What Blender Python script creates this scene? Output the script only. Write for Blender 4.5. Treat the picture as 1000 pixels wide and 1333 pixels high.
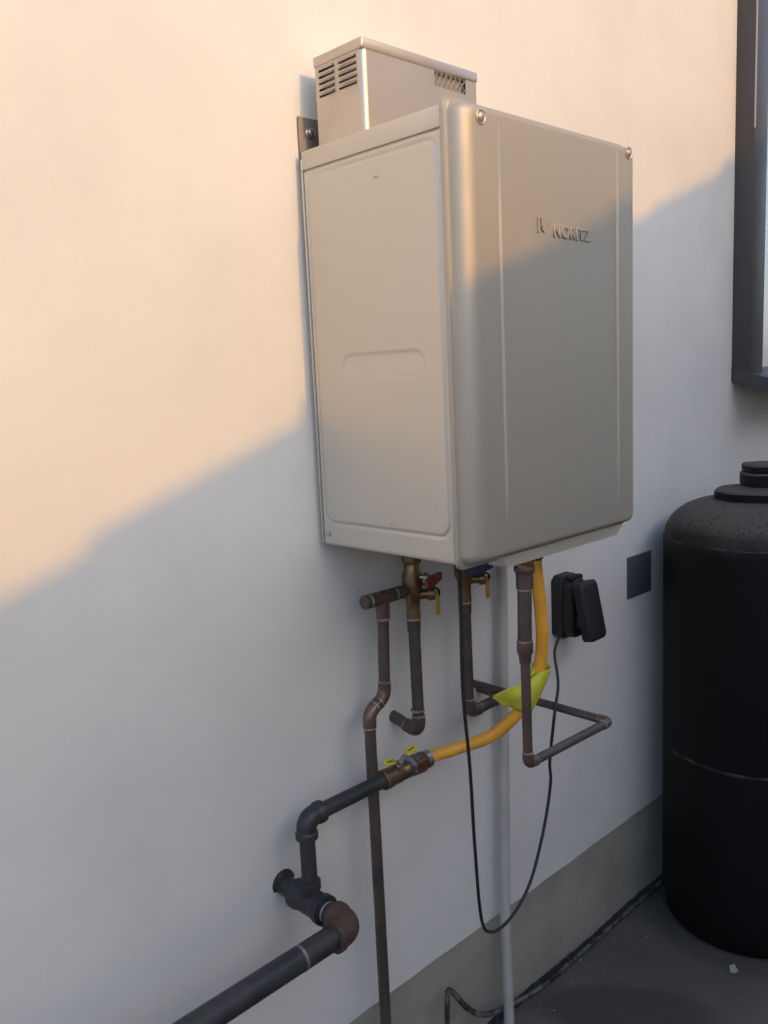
import bpy, bmesh, math, random
from mathutils import Vector, Matrix
random.seed(7)
R = math.radians
scene = bpy.context.scene
for o in list(bpy.data.objects):
    bpy.data.objects.remove(o)

# ------------------------------------------------------------ camera
CAM = (-0.941, -1.1547, 0.2839)
YAW, PITCH, ROLL, FPX = 0.7625, 0.1561, -0.0470, 1122.3
cd = bpy.data.cameras.new("camera")
cam = bpy.data.objects.new("camera", cd)
scene.collection.objects.link(cam)
fwd = Vector((math.sin(YAW)*math.cos(PITCH), math.cos(YAW)*math.cos(PITCH), -math.sin(PITCH)))
rt = Vector((math.cos(YAW), -math.sin(YAW), 0))
up = rt.cross(fwd)
c_, s_ = math.cos(ROLL), math.sin(ROLL)
rt2, up2 = c_*rt + s_*up, -s_*rt + c_*up
M = Matrix((rt2, up2, -fwd)).transposed().to_4x4()
M.translation = Vector(CAM)
cam.matrix_world = M
cd.sensor_fit = 'HORIZONTAL'
cd.sensor_width = 36
cd.lens = 36*FPX/1000
cd.clip_start = 0.02
cd.clip_end = 500
scene.camera = cam

# ------------------------------------------------------------ sky, sun, exposure
SUN_DX, SUN_DZ = -0.012, -0.445          # sunlight travels (SUN_DX, 1, SUN_DZ)
elev = math.atan(-SUN_DZ)
world = bpy.data.worlds.new("World")
scene.world = world
world.use_nodes = True
wn = world.node_tree
wn.nodes.clear()
sky = wn.nodes.new('ShaderNodeTexSky')
sky.sky_type = 'NISHITA'
sky.sun_disc = False
sky.sun_elevation = elev
sky.sun_rotation = R(180)
sky.air_density = 1.0
sky.dust_density = 1.85
sky.ozone_density = 1.6
bg = wn.nodes.new('ShaderNodeBackground')
bg.inputs['Strength'].default_value = 0.15
wo = wn.nodes.new('ShaderNodeOutputWorld')
wn.links.new(sky.outputs[0], bg.inputs[0])
wn.links.new(bg.outputs[0], wo.inputs[0])
sd = bpy.data.lights.new("sun", 'SUN')
sd.energy = 2.0
sd.angle = R(0.55)
sd.color = (.43, .195, .012)
so = bpy.data.objects.new("sun", sd)
scene.collection.objects.link(so)
so.rotation_euler = Vector((SUN_DX, 1, SUN_DZ)).to_track_quat('-Z', 'Y').to_euler()
so.location = (0, -20, 12)
scene.view_settings.view_transform = 'Standard'
scene.view_settings.look = 'None'
scene.view_settings.gamma = 1
scene.view_settings.use_curve_mapping = False
scene.view_settings.exposure = 1.0
scene.render.engine = 'CYCLES'
scene.cycles.max_bounces = 10
scene.cycles.diffuse_bounces = 6
scene.cycles.glossy_bounces = 5
scene.cycles.caustics_reflective = True
scene.cycles.blur_glossy = 0.0

# ------------------------------------------------------------ materials
def mat(name, col, rough=.6, metal=0., spec=.5, col2=None, nscale=8., ndetail=6., lo=.4, hi=.6,
        bump=0., bscale=60., bump2=0., bscale2=6., rvar=0., stretch=None, coat=0.):
    m = bpy.data.materials.new(name)
    m.use_nodes = True
    nt = m.node_tree
    b = nt.nodes['Principled BSDF']
    b.inputs['Base Color'].default_value = (*col, 1)
    b.inputs['Roughness'].default_value = rough
    b.inputs['Metallic'].default_value = metal
    b.inputs['Specular IOR Level'].default_value = spec
    b.inputs['Coat Weight'].default_value = coat
    tc = nt.nodes.new('ShaderNodeTexCoord')
    src = tc.outputs['Object']
    if stretch:
        mp = nt.nodes.new('ShaderNodeMapping')
        mp.inputs['Scale'].default_value = stretch
        nt.links.new(src, mp.inputs[0])
        src = mp.outputs[0]
    if col2 or rvar:
        n = nt.nodes.new('ShaderNodeTexNoise')
        n.inputs['Scale'].default_value = nscale
        n.inputs['Detail'].default_value = ndetail
        n.inputs['Roughness'].default_value = .6
        nt.links.new(src, n.inputs['Vector'])
        rmp = nt.nodes.new('ShaderNodeMapRange')
        rmp.inputs['From Min'].default_value = lo
        rmp.inputs['From Max'].default_value = hi
        rmp.interpolation_type = 'SMOOTHSTEP'
        nt.links.new(n.outputs[0], rmp.inputs['Value'])
        if col2:
            mx = nt.nodes.new('ShaderNodeMix')
            mx.data_type = 'RGBA'
            mx.inputs['A'].default_value = (*col, 1)
            mx.inputs['B'].default_value = (*col2, 1)
            nt.links.new(rmp.outputs[0], mx.inputs['Factor'])
            nt.links.new(mx.outputs['Result'], b.inputs['Base Color'])
        if rvar:
            rr = nt.nodes.new('ShaderNodeMapRange')
            rr.inputs['To Min'].default_value = rough - rvar
            rr.inputs['To Max'].default_value = rough + rvar
            nt.links.new(rmp.outputs[0], rr.inputs['Value'])
            nt.links.new(rr.outputs[0], b.inputs['Roughness'])
    prev = None
    for st, sc in ((bump2, bscale2), (bump, bscale)):
        if st:
            n = nt.nodes.new('ShaderNodeTexNoise')
            n.inputs['Scale'].default_value = sc
            n.inputs['Detail'].default_value = 4
            nt.links.new(src, n.inputs['Vector'])
            bn = nt.nodes.new('ShaderNodeBump')
            bn.inputs['Strength'].default_value = 1.0
            bn.inputs['Distance'].default_value = st
            nt.links.new(n.outputs[0], bn.inputs['Height'])
            if prev:
                nt.links.new(prev, bn.inputs['Normal'])
            prev = bn.outputs[0]
    if prev:
        nt.links.new(prev, b.inputs['Normal'])
    return m

MT = {}
MT['stucco'] = mat('white_stucco', (.745, .735, .705), .85, spec=.2, col2=(.675, .665, .64), nscale=2.2, lo=.35, hi=.7,
                   bump=.0006, bscale=45, bump2=.006, bscale2=3.2)
MT['footing'] = mat('footing_concrete', (.39, .37, .32), .9, spec=.2, col2=(.30, .285, .25), nscale=5, lo=.3, hi=.75,
                    bump=.0012, bscale=70, bump2=.004, bscale2=8)
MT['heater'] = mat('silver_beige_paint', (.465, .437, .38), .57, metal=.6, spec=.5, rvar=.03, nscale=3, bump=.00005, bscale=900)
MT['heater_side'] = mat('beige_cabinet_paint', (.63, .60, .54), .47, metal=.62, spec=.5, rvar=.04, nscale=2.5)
MT['steel'] = mat('galvanised_steel', (.60, .54, .47), .38, metal=.7, col2=(.54, .49, .43), nscale=9, lo=.35, hi=.7, rvar=.05)
MT['bracket'] = mat('bracket_steel', (.22, .2, .185), .5, metal=.5)
MT['dark_inside'] = mat('shaded_liner', (.30, .27, .25), .8)
MT['wire'] = mat('mesh_wire', (.55, .52, .48), .4, metal=.7)
MT['copper'] = mat('tarnished_copper', (.135, .098, .082), .42, metal=.4, col2=(.085, .070, .065), nscale=14, lo=.35, hi=.65,
                   rvar=.08, bump=.0003, bscale=80)
MT['copper_elbow'] = mat('browned_copper_fitting', (.19, .12, .095), .36, metal=.45, col2=(.10, .075, .068), nscale=30, lo=.35, hi=.65,
                         rvar=.1, bump=.0003, bscale=80)
MT['solder'] = mat('solder', (.40, .37, .35), .5, metal=.4, col2=(.25, .2, .18), nscale=60)
MT['pipe_dope'] = mat('pipe_dope', (.40, .38, .36), .7, col2=(.35, .33, .3), nscale=70)
MT['iron'] = mat('black_iron', (.036, .038, .045), .48, metal=.3, col2=(.055, .053, .055), nscale=18, rvar=.08, bump=.0004, bscale=120)
MT['iron_rust'] = mat('rusty_iron', (.095, .050, .038), .7, col2=(.05, .036, .032), nscale=40, lo=.4, hi=.65, bump=.0008, bscale=150)
MT['brass'] = mat('brass', (.30, .20, .10), .38, metal=.85, col2=(.20, .135, .08), nscale=40, rvar=.08)
MT['brass_bronze'] = mat('bronze_brass', (.34, .19, .11), .36, metal=.85, col2=(.22, .12, .08), nscale=40, rvar=.08)
MT['chrome'] = mat('plated_steel', (.42, .42, .43), .25, metal=.95, rvar=.06, nscale=30)
MT['yellow_metal'] = mat('yellow_lever', (.62, .52, .03), .45, col2=(.5, .42, .05), nscale=60)
MT['hose'] = mat('yellow_hose_jacket', (.86, .42, .045), .42, col2=(.78, .36, .04), nscale=16, rvar=.05)
MT['tag'] = mat('yellow_tag', (.66, .66, .04), .5, col2=(.56, .57, .06), nscale=14, bump=.001, bscale=40)
MT['tag_print'] = mat('tag_print', (.28, .27, .05), .6)
MT['red'] = mat('red_handle', (.23, .035, .03), .5)
MT['blue'] = mat('blue_handle', (.03, .06, .17), .5)
MT['yellow_plastic'] = mat('ochre_lever', (.50, .33, .06), .5)
MT['rubber'] = mat('black_rubber', (.012, .012, .014), .55)
MT['cord'] = mat('cord_jacket', (.018, .018, .02), .5)
MT['pvc'] = mat('painted_pvc', (.50, .48, .45), .55, col2=(.45, .43, .40), nscale=9)
MT['plate'] = mat('slate_plastic', (.085, .092, .115), .45)
MT['frame'] = mat('dark_window_metal', (.075, .073, .078), .45, metal=.2, rvar=.04, nscale=4)
MT['edge_highlight'] = mat('painted_edge_highlight', (.45, .42, .38), .5)  # pale tone for the highlight painted on the jamb corner
MT['tank_seal'] = mat('seam_grit', (.055, .052, .048), .8, col2=(.008, .008, .008), nscale=28, lo=.42, hi=.58, bump=.001, bscale=200)
MT['roof'] = mat('roof_tile', (.20, .11, .08), .85, col2=(.13, .08, .06), nscale=6)
MT['tan_wall'] = mat('tan_stucco', (.54, .52, .49), .9, spec=.2, col2=(.5, .48, .45), nscale=3, bump=.002, bscale=60)
MT['wood_trim'] = mat('brown_trim', (.12, .08, .055), .7)
MT['fence'] = mat('fence_board', (.18, .13, .09), .85, col2=(.12, .09, .065), nscale=4, stretch=(1, 1, .1))
MT['paper'] = mat('pale_scrap', (.45, .43, .40), .8)
MT['flex'] = mat('grey_flex_conduit', (.17, .165, .155), .55, metal=.5, col2=(.04, .038, .035), nscale=26, lo=.42, hi=.6)
MT['dirt'] = mat('black_dirt', (.03, .028, .026), .95, col2=(.10, .095, .085), nscale=90, lo=.55, hi=.68)
MT['grit'] = mat('grit', (.34, .32, .29), .9, col2=(.10, .095, .085), nscale=30)
MT['pane_backing'] = mat('pale_pane_backing', (.84, .84, .86), .7)  # pale tone of the sheet added to lighten the pane
gl = bpy.data.materials.new('window_glass')
gl.use_nodes = True
g_ = gl.node_tree.nodes['Principled BSDF']
g_.inputs['Base Color'].default_value = (.9, .92, .95, 1)
g_.inputs['Roughness'].default_value = .03
g_.inputs['Transmission Weight'].default_value = 1.0
g_.inputs['IOR'].default_value = 1.45
MT['glass'] = gl

# ground: dark concrete with a darker oblong patch, and base shade painted round the tank
def ground_material():
    m = mat('yard_concrete', (.150, .138, .118), .82, spec=.3, col2=(.108, .10, .087), nscale=2.8, lo=.3, hi=.72,
            bump=.0012, bscale=90, bump2=.004, bscale2=5)
    nt = m.node_tree
    b = nt.nodes['Principled BSDF']
    base = b.inputs['Base Color'].links[0].from_socket
    tc = nt.nodes.new('ShaderNodeTexCoord')
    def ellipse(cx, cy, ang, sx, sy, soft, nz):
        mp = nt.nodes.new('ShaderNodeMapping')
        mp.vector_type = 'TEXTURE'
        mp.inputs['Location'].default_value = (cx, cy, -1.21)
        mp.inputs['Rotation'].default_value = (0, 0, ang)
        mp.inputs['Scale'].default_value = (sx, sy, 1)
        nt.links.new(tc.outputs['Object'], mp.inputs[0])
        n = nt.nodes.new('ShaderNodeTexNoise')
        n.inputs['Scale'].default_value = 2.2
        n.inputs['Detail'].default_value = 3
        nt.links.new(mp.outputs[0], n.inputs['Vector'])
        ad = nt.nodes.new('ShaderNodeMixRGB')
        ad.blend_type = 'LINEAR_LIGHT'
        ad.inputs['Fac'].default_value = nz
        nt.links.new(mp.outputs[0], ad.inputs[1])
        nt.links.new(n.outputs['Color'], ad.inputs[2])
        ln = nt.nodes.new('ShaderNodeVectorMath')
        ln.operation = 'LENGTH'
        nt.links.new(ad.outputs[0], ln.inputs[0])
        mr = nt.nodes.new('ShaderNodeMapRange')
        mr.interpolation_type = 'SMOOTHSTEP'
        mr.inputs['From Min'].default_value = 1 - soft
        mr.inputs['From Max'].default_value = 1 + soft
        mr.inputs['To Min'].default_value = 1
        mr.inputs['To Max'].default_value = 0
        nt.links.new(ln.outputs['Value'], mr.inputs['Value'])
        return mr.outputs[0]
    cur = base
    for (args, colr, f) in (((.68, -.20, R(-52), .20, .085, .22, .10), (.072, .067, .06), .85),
                            ((1.23, -.24, 0, .27, .27, .10, .05), (.07, .067, .062), .7)):  # second ellipse: shade painted as a ring round the tank foot
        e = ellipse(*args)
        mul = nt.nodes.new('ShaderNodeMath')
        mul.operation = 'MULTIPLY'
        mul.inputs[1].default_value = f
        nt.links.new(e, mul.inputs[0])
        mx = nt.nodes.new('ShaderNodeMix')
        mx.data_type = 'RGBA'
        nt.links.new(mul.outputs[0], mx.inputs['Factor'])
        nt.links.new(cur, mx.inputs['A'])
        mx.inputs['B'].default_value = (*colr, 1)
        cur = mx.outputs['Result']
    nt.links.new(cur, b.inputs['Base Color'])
    return m
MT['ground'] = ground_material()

# tank jacket: black plastic with a dusty, spotted top
def tank_material():
    m = mat('dusty_black_tank', (.004, .004, .0045), .6, spec=.25, bump=.0006, bscale=30)
    nt = m.node_tree
    b = nt.nodes['Principled BSDF']
    tc = nt.nodes.new('ShaderNodeTexCoord')
    geo = nt.nodes.new('ShaderNodeNewGeometry')
    sp = nt.nodes.new('ShaderNodeSeparateXYZ')
    nt.links.new(geo.outputs['Normal'], sp.inputs[0])
    n = nt.nodes.new('ShaderNodeTexNoise')
    n.inputs['Scale'].default_value = 9
    n.inputs['Detail'].default_value = 5
    nt.links.new(tc.outputs['Object'], n.inputs['Vector'])
    ad = nt.nodes.new('ShaderNodeMath')
    ad.operation = 'MULTIPLY_ADD'
    ad.inputs[1].default_value = .5
    nt.links.new(n.outputs[0], ad.inputs[0])
    nt.links.new(sp.outputs['Z'], ad.inputs[2])
    mr = nt.nodes.new('ShaderNodeMapRange')
    mr.interpolation_type = 'SMOOTHSTEP'
    mr.inputs['From Min'].default_value = .35
    mr.inputs['From Max'].default_value = .95
    mr.inputs['To Max'].default_value = .85
    nt.links.new(ad.outputs[0], mr.inputs['Value'])
    v = nt.nodes.new('ShaderNodeTexVoronoi')
    v.inputs['Scale'].default_value = 75
    v.inputs['Randomness'].default_value = 1
    nt.links.new(tc.outputs['Object'], v.inputs['Vector'])
    sp2 = nt.nodes.new('ShaderNodeMapRange')
    sp2.inputs['From Min'].default_value = .10
    sp2.inputs['From Max'].default_value = .30
    sp2.inputs['To Min'].default_value = .25
    nt.links.new(v.outputs['Distance'], sp2.inputs['Value'])
    mu = nt.nodes.new('ShaderNodeMath')
    mu.operation = 'MULTIPLY'
    nt.links.new(mr.outputs[0], mu.inputs[0])
    nt.links.new(sp2.outputs[0], mu.inputs[1])
    mx = nt.nodes.new('ShaderNodeMix')
    mx.data_type = 'RGBA'
    mx.inputs['A'].default_value = (.004, .004, .0045, 1)
    mx.inputs['B'].default_value = (.095, .085, .078, 1)
    nt.links.new(mu.outputs[0], mx.inputs['Factor'])
    nt.links.new(mx.outputs['Result'], b.inputs['Base Color'])
    return m
MT['tank'] = tank_material()

# ------------------------------------------------------------ mesh helpers
def link(name, me, m, parent=None, smooth=True, label=None):
    if isinstance(m, str):
        m = MT[m]
    me.materials.clear()
    me.materials.append(m)
    if smooth:
        for p in me.polygons:
            p.use_smooth = True
        try:
            me.set_sharp_from_angle(angle=R(38))
        except Exception:
            pass
    o = bpy.data.objects.new(name, me)
    scene.collection.objects.link(o)
    if parent:
        o.parent = parent
    if label:
        o['label'] = label
    return o

def pyd(name, v, f):
    me = bpy.data.meshes.new(name)
    me.from_pydata([tuple(x) for x in v], [], f)
    me.update()
    bm = bmesh.new()
    bm.from_mesh(me)
    bmesh.ops.recalc_face_normals(bm, faces=bm.faces)
    bm.to_mesh(me)
    bm.free()
    return me

def thing(name, label, cat, group=None, loc=(0, 0, 0), kind=None):
    o = bpy.data.objects.new(name, None)
    scene.collection.objects.link(o)
    o.empty_display_size = .1
    o['label'] = label
    o['category'] = cat
    if group:
        o['group'] = group
    return o

def tagit(o, label=None, cat=None, group=None, kind=None):
    if label: o['label'] = label
    if cat: o['category'] = cat
    if group: o['group'] = group
    if kind: o['kind'] = kind
    return o

def box_me(lo, hi, bev=0., seg=2, rot=None, name='box'):
    bm = bmesh.new()
    bmesh.ops.create_cube(bm, size=1)
    lo, hi = Vector(lo), Vector(hi)
    for v in bm.verts:
        v.co = Vector(((lo[i]+hi[i])/2 + v.co[i]*(hi[i]-lo[i]) for i in range(3)))
    if bev:
        bmesh.ops.bevel(bm, geom=list(bm.edges), offset=bev, segments=seg, profile=.5, affect='EDGES')
    if rot:
        c = (lo+hi)/2
        bmesh.ops.transform(bm, matrix=Matrix.Translation(c) @ rot @ Matrix.Translation(-c), verts=bm.verts)
    me = bpy.data.meshes.new(name)
    bm.to_mesh(me)
    bm.free()
    return me

def box(name, lo, hi, m, parent=None, bev=0., seg=2, rot=None, label=None):
    return link(name, box_me(lo, hi, bev, seg, rot, name), m, parent, True, label)

def frame_for(d):
    d = d.normalized()
    a = Vector((0, 0, 1)) if abs(d.z) < .9 else Vector((1, 0, 0))
    u = d.cross(a).normalized()
    return u, d.cross(u).normalized()

def tube_me(path, rad, seg=20, cap=True, name='tube'):
    """sweep; rad is a number or a list of radii per point"""
    P = [Vector(p) for p in path]
    n = len(P)
    rad = [rad]*n if isinstance(rad, (int, float)) else rad
    V, F = [], []
    u = None
    for i in range(n):
        t = (P[min(i+1, n-1)] - P[max(i-1, 0)]).normalized()
        if u is None:
            u, w = frame_for(t)
        else:
            u = (u - t*u.dot(t)).normalized()
            w = t.cross(u)
        for k in range(seg):
            a = 2*math.pi*k/seg
            V.append(P[i] + (u*math.cos(a) + w*math.sin(a))*rad[i])
    for i in range(n-1):
        for k in range(seg):
            a, b = i*seg+k, i*seg+(k+1) % seg
            F.append((a, b, b+seg, a+seg))
    if cap:
        F.append(tuple(range(seg)))
        F.append(tuple((n-1)*seg+k for k in range(seg)))
    return pyd(name, V, F)

def tube(name, path, rad, m, parent=None, seg=20, label=None):
    return link(name, tube_me(path, rad, seg, True, name), m, parent, True, label)

def lathe(name, prof, a, d, m, parent=None, seg=32, label=None, hexa=False):
    """prof: list of (distance along axis, radius); a start, d axis direction"""
    a, d = Vector(a), Vector(d).normalized()
    u, w = frame_for(d)
    V, F = [], []
    if hexa: seg = 6
    for (t, r) in prof:
        for k in range(seg):
            an = 2*math.pi*(k+.5)/seg
            V.append(a + d*t + (u*math.cos(an)+w*math.sin(an))*max(r, 1e-5))
    n = len(prof)
    for i in range(n-1):
        for k in range(seg):
            x, y = i*seg+k, i*seg+(k+1) % seg
            F.append((x, y, y+seg, x+seg))
    F.append(tuple(range(seg)))
    F.append(tuple((n-1)*seg+k for k in range(seg)))
    return link(name, pyd(name, V, F), m, parent, not hexa, label)

def catmull(P, k=10):
    P = [Vector(p) for p in P]
    Q = [P[0]*2-P[1]] + P + [P[-1]*2-P[-2]]
    out = []
    for i in range(1, len(Q)-2):
        for j in range(k):
            t = j/k
            a, b, c, d = Q[i-1], Q[i], Q[i+1], Q[i+2]
            out.append(.5*((2*b)+(-a+c)*t+(2*a-5*b+4*c-d)*t*t+(-a+3*b-3*c+d)*t**3))
    out.append(P[-1])
    return out

def fillet(a, b, c, leg, n=8):
    a, b, c = Vector(a), Vector(b), Vector(c)
    p, q = b+(a-b).normalized()*leg, b+(c-b).normalized()*leg
    out = []
    for i in range(n+1):
        t = i/n
        out.append((1-t)**2*p + 2*t*(1-t)*b + t*t*q)
    return out

def pipe_run(root, pts, r, pm='copper', em='copper_elbow', grow=1.16, leg=None, sleeve=None, ring='solder', ringr=1.0):
    """straight pipes with a socket elbow at every inner point"""
    pts = [Vector(p) for p in pts]
    leg = leg or r*1.9
    sleeve = sleeve or r*.9
    n = len(pts)
    for i in range(n-1):
        a, b = pts[i], pts[i+1]
        d = (b-a).normalized()
        s = a + d*(leg if i > 0 else 0)
        e = b - d*(leg if i < n-2 else 0)
        tube('pipe', [s, s+(e-s)*.25, s+(e-s)*.5, s+(e-s)*.75, e], r, pm, root)
    for i in range(1, n-1):
        a, b, c = pts[i-1], pts[i], pts[i+1]
        f = fillet(a, b, c, leg)
        d0, d1 = (a-b).normalized(), (c-b).normalized()
        path = [f[0]+d0*sleeve] + f + [f[-1]+d1*sleeve]
        e = tube('elbow', path, r*grow, em, root, seg=22)
        if ring:
            for (p, dd) in ((path[0], d0), (path[-1], d1)):
                tube('solder_ring', [p-dd*r*.10, p+dd*r*.06, p+dd*r*.16], [r*grow*1.01*ringr, r*grow*1.02*ringr, r*1.03], ring, e, seg=20)

def grid_surf(nx, ny, fn, name='grid'):
    V = [fn(i/(nx-1), j/(ny-1)) for j in range(ny) for i in range(nx)]
    F = [(j*nx+i, j*nx+i+1, (j+1)*nx+i+1, (j+1)*nx+i) for j in range(ny-1) for i in range(nx-1)]
    me = bpy.data.meshes.new(name)
    me.from_pydata([tuple(v) for v in V], [], F)
    me.update()
    return me

def sdf_rr(x, y, cx, cy, hx, hy, r):
    qx, qy = abs(x-cx)-hx+r, abs(y-cy)-hy+r
    return math.hypot(max(qx, 0), max(qy, 0)) + min(max(qx, qy), 0) - r

def sstep(a, b, x):
    t = min(1, max(0, (x-a)/(b-a)))
    return t*t*(3-2*t)

def loops_surface(loops, cap_last=True, cap_first=False, name='loft'):
    n = len(loops[0])
    V = [p for L in loops for p in L]
    F = []
    for i in range(len(loops)-1):
        for k in range(n):
            a, b = i*n+k, i*n+(k+1) % n
            F.append((a, b, b+n, a+n))
    if cap_last: F.append(tuple((len(loops)-1)*n+k for k in range(n)))
    if cap_first: F.append(tuple(range(n)))
    return pyd(name, V, F)

def rr_loop(x0, x1, z0, z1, r, y, n=8):
    out = []
    for (cx, cz, a0) in ((x1-r, z1-r, 0), (x0+r, z1-r, 90), (x0+r, z0+r, 180), (x1-r, z0+r, 270)):
        for k in range(n+1):
            a = R(a0+90*k/n)
            out.append((cx+r*math.cos(a), y, cz+r*math.sin(a)))
    return out

# ------------------------------------------------------------ setting
GZ = -1.21          # ground level
JZ = -0.949         # lower edge of the stucco
# ground
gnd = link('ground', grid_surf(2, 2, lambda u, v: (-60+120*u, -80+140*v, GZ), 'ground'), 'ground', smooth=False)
tagit(gnd, kind='structure')
# stucco wall: front skin with a slightly uneven lower edge, returning back to the footing
def stucco_wall():
    nx = 420
    x0, x1 = -7., 9.
    V, F = [], []
    rng = random.Random(3)
    xs = [x0+(x1-x0)*i/(nx-1) for i in range(nx)]
    for i, x in enumerate(xs):
        j = JZ + .0012*math.sin(x*5+1) + .0007*math.sin(x*31) + .0012*math.sin(x*2.1) + rng.uniform(-.0007, .0007)
        V += [(x, 0, 4.6), (x, 0, JZ+.05), (x, 0, j+.004), (x, .004, j), (x, .03, j)]
    for i in range(nx-1):
        for k in range(4):
            a = i*5+k
            F.append((a, a+1, a+6, a+5))
    o = link('wall', pyd('wall', V, F), 'stucco')
    return o
wall = stucco_wall()
tagit(wall, kind='structure')
footing = box('wall_footing', (-7, .007, GZ-.05), (9, .5, JZ+.02), 'footing')
tagit(footing, kind='structure')
# band of black dirt along the foot of the wall
def dirt_band():
    nx = 260
    rng = random.Random(5)
    V, F = [], []
    for i in range(nx):
        x = -1.5 + 4.2*i/(nx-1)
        w = .005 + .003*math.sin(x*7) + rng.uniform(-.003, .004)
        h = .005 + .003*math.sin(x*11+2) + rng.uniform(-.002, .003)
        V += [(x, .0068, GZ+.002+h), (x, -.001-w*.4, GZ+.002+h*.7), (x, -.003-w, GZ+.001)]
    for i in range(nx-1):
        for k in range(2):
            a = i*3+k
            F.append((a, a+1, a+4, a+3))
    o = link('ground_dirt', pyd('dirt', V, F), 'dirt')
    tagit(o, 'strip of black grit lying along the foot of the wall', 'dirt', kind='stuff')
dirt_band()

# neighbouring house behind the camera: its rake edge throws the slanting shadow
HY = -4.0
def rake_z(x): return .272 + .384*(x + SUN_DX*HY*-1 - .0) + (-SUN_DZ)*(-HY)
def neighbour():
    t = thing('neighbouring_house', 'tan stucco house with a tiled gable roof across the narrow side yard', 'house')
    xa, xr, xb = -2.7, 5.0, 10.6
    za, zr = rake_z(xa), rake_z(xr)
    zb = zr - .384*(xb-xr)
    drop = .16
    # gable wall set back under the rake
    y0, y1 = HY-.35, HY-9
    V = []
    for y in (y0, y1):
        V += [(xa+.35, y, GZ-.1), (xb-.35, y, GZ-.1), (xb-.35, y, zb+.384*.35-drop), (xr, y, zr-drop), (xa+.35, y, za+.384*.35-drop)]
    F = [(0, 1, 2, 3, 4), (9, 8, 7, 6, 5), (0, 5, 6, 1), (1, 6, 7, 2), (2, 7, 8, 3), (3, 8, 9, 4), (4, 9, 5, 0)]
    link('wall', pyd('house_wall', V, F), 'tan_wall', t, smooth=False)
    # roof deck
    V = []
    yy0, yy1 = HY-.02, HY-9.3
    for y in (yy0, yy1):
        V += [(xa, y, za-.045), (xr, y, zr-.045), (xb, y, zb-.045), (xb, y, zb-.12), (xr, y, zr-.12), (xa, y, za-.12)]
    F = [(0, 1, 4, 5), (1, 2, 3, 4), (11, 10, 7, 6), (10, 9, 8, 7), (0, 6, 7, 1), (1, 7, 8, 2), (5, 4, 10, 11), (4, 3, 9, 10), (0, 5, 11, 6), (2, 8, 9, 3)]
    roof = link('roof', pyd('roof', V, F), 'roof', t, smooth=False)
    # rake tiles, one by one along the edge
    L = .42
    ang = math.atan(.384)
    proto = None
    n = int((xr-xa)/math.cos(ang)/L) + 1
    rng = random.Random(2)
    for side in (0, 1):
        nn = n if side == 0 else int((xb-xr)/math.cos(ang)/L)
        for i in range(nn):
            if proto is None:
                V, F = [], []
                for s in range(2):
                    for k in range(9):
                        a = math.pi*k/8
                        V.append((s*(L+.05), -.11*math.cos(a)-.11, .052*math.sin(a) - (.018 if s == 1 else 0)))
                for k in range(8):
                    F.append((k, k+1, k+10, k+9))
                F.append(tuple(range(9))); F.append(tuple(range(9, 18)))
                F.append((0, 9, 17, 8))
                proto = pyd('roof_tile', V, F)
                o = link('roof_tile', proto, 'roof', roof)
            else:
                o = bpy.data.objects.new('roof_tile', proto)
                scene.collection.objects.link(o)
                o.parent = roof
            if side == 0:
                x = xa + L*math.cos(ang)*i
                o.location = (x, HY + rng.uniform(-.004, .004), rake_z(x) - .052 + rng.uniform(-.012, .006))
                o.rotation_euler = (0, -ang, 0)
            else:
                x = xr + L*math.cos(ang)*i
                o.location = (x, HY, zr - .384*(x-xr) - .06)
                o.rotation_euler = (0, ang, 0)
    b = box('barge_board', (xa, HY-.055, -.09), (xa+(xr-xa)/math.cos(ang), HY-.03, .09), 'wood_trim', t)
    b.data.transform(Matrix.Translation((xa, 0, za-.16)) @ Matrix.Rotation(-ang, 4, 'Y') @ Matrix.Translation((-xa, 0, 0)))
    # a small window in the gable wall
    f = box('window', (1.6, y0-.02, .3), (2.8, y0+.03, 1.3), 'frame', t, .005)
    box('pane', (1.68, y0+.02, .38), (2.72, y0+.034, 1.22), 'plate', f)
neighbour()
# unseen board fence added to keep sun off the ground at left
def added_sun_fence():
    t = thing('added_sun_fence', 'added brown board fence out of view, blocking low sun beside the tan house', 'fence')
    bm = None
    w = .14
    first = None
    n = 46
    for i in range(n):
        x = -2.6 - (i+1)*(w+.006)
        if first is None:
            first = box_me((0, 0, 0), (w, .02, 1.85), .002, 1)
            o = link('fence_board', first, 'fence', t)
        else:
            o = bpy.data.objects.new('fence_board', first)
            scene.collection.objects.link(o)
            o.parent = t
        o.location = (x, HY+.1, GZ+.02)
    for z in (.3, 1.5):
        box('rail', (-9.4, HY+.05, GZ+z), (-2.6, HY+.098, GZ+z+.09), 'fence', t)
added_sun_fence()

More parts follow.
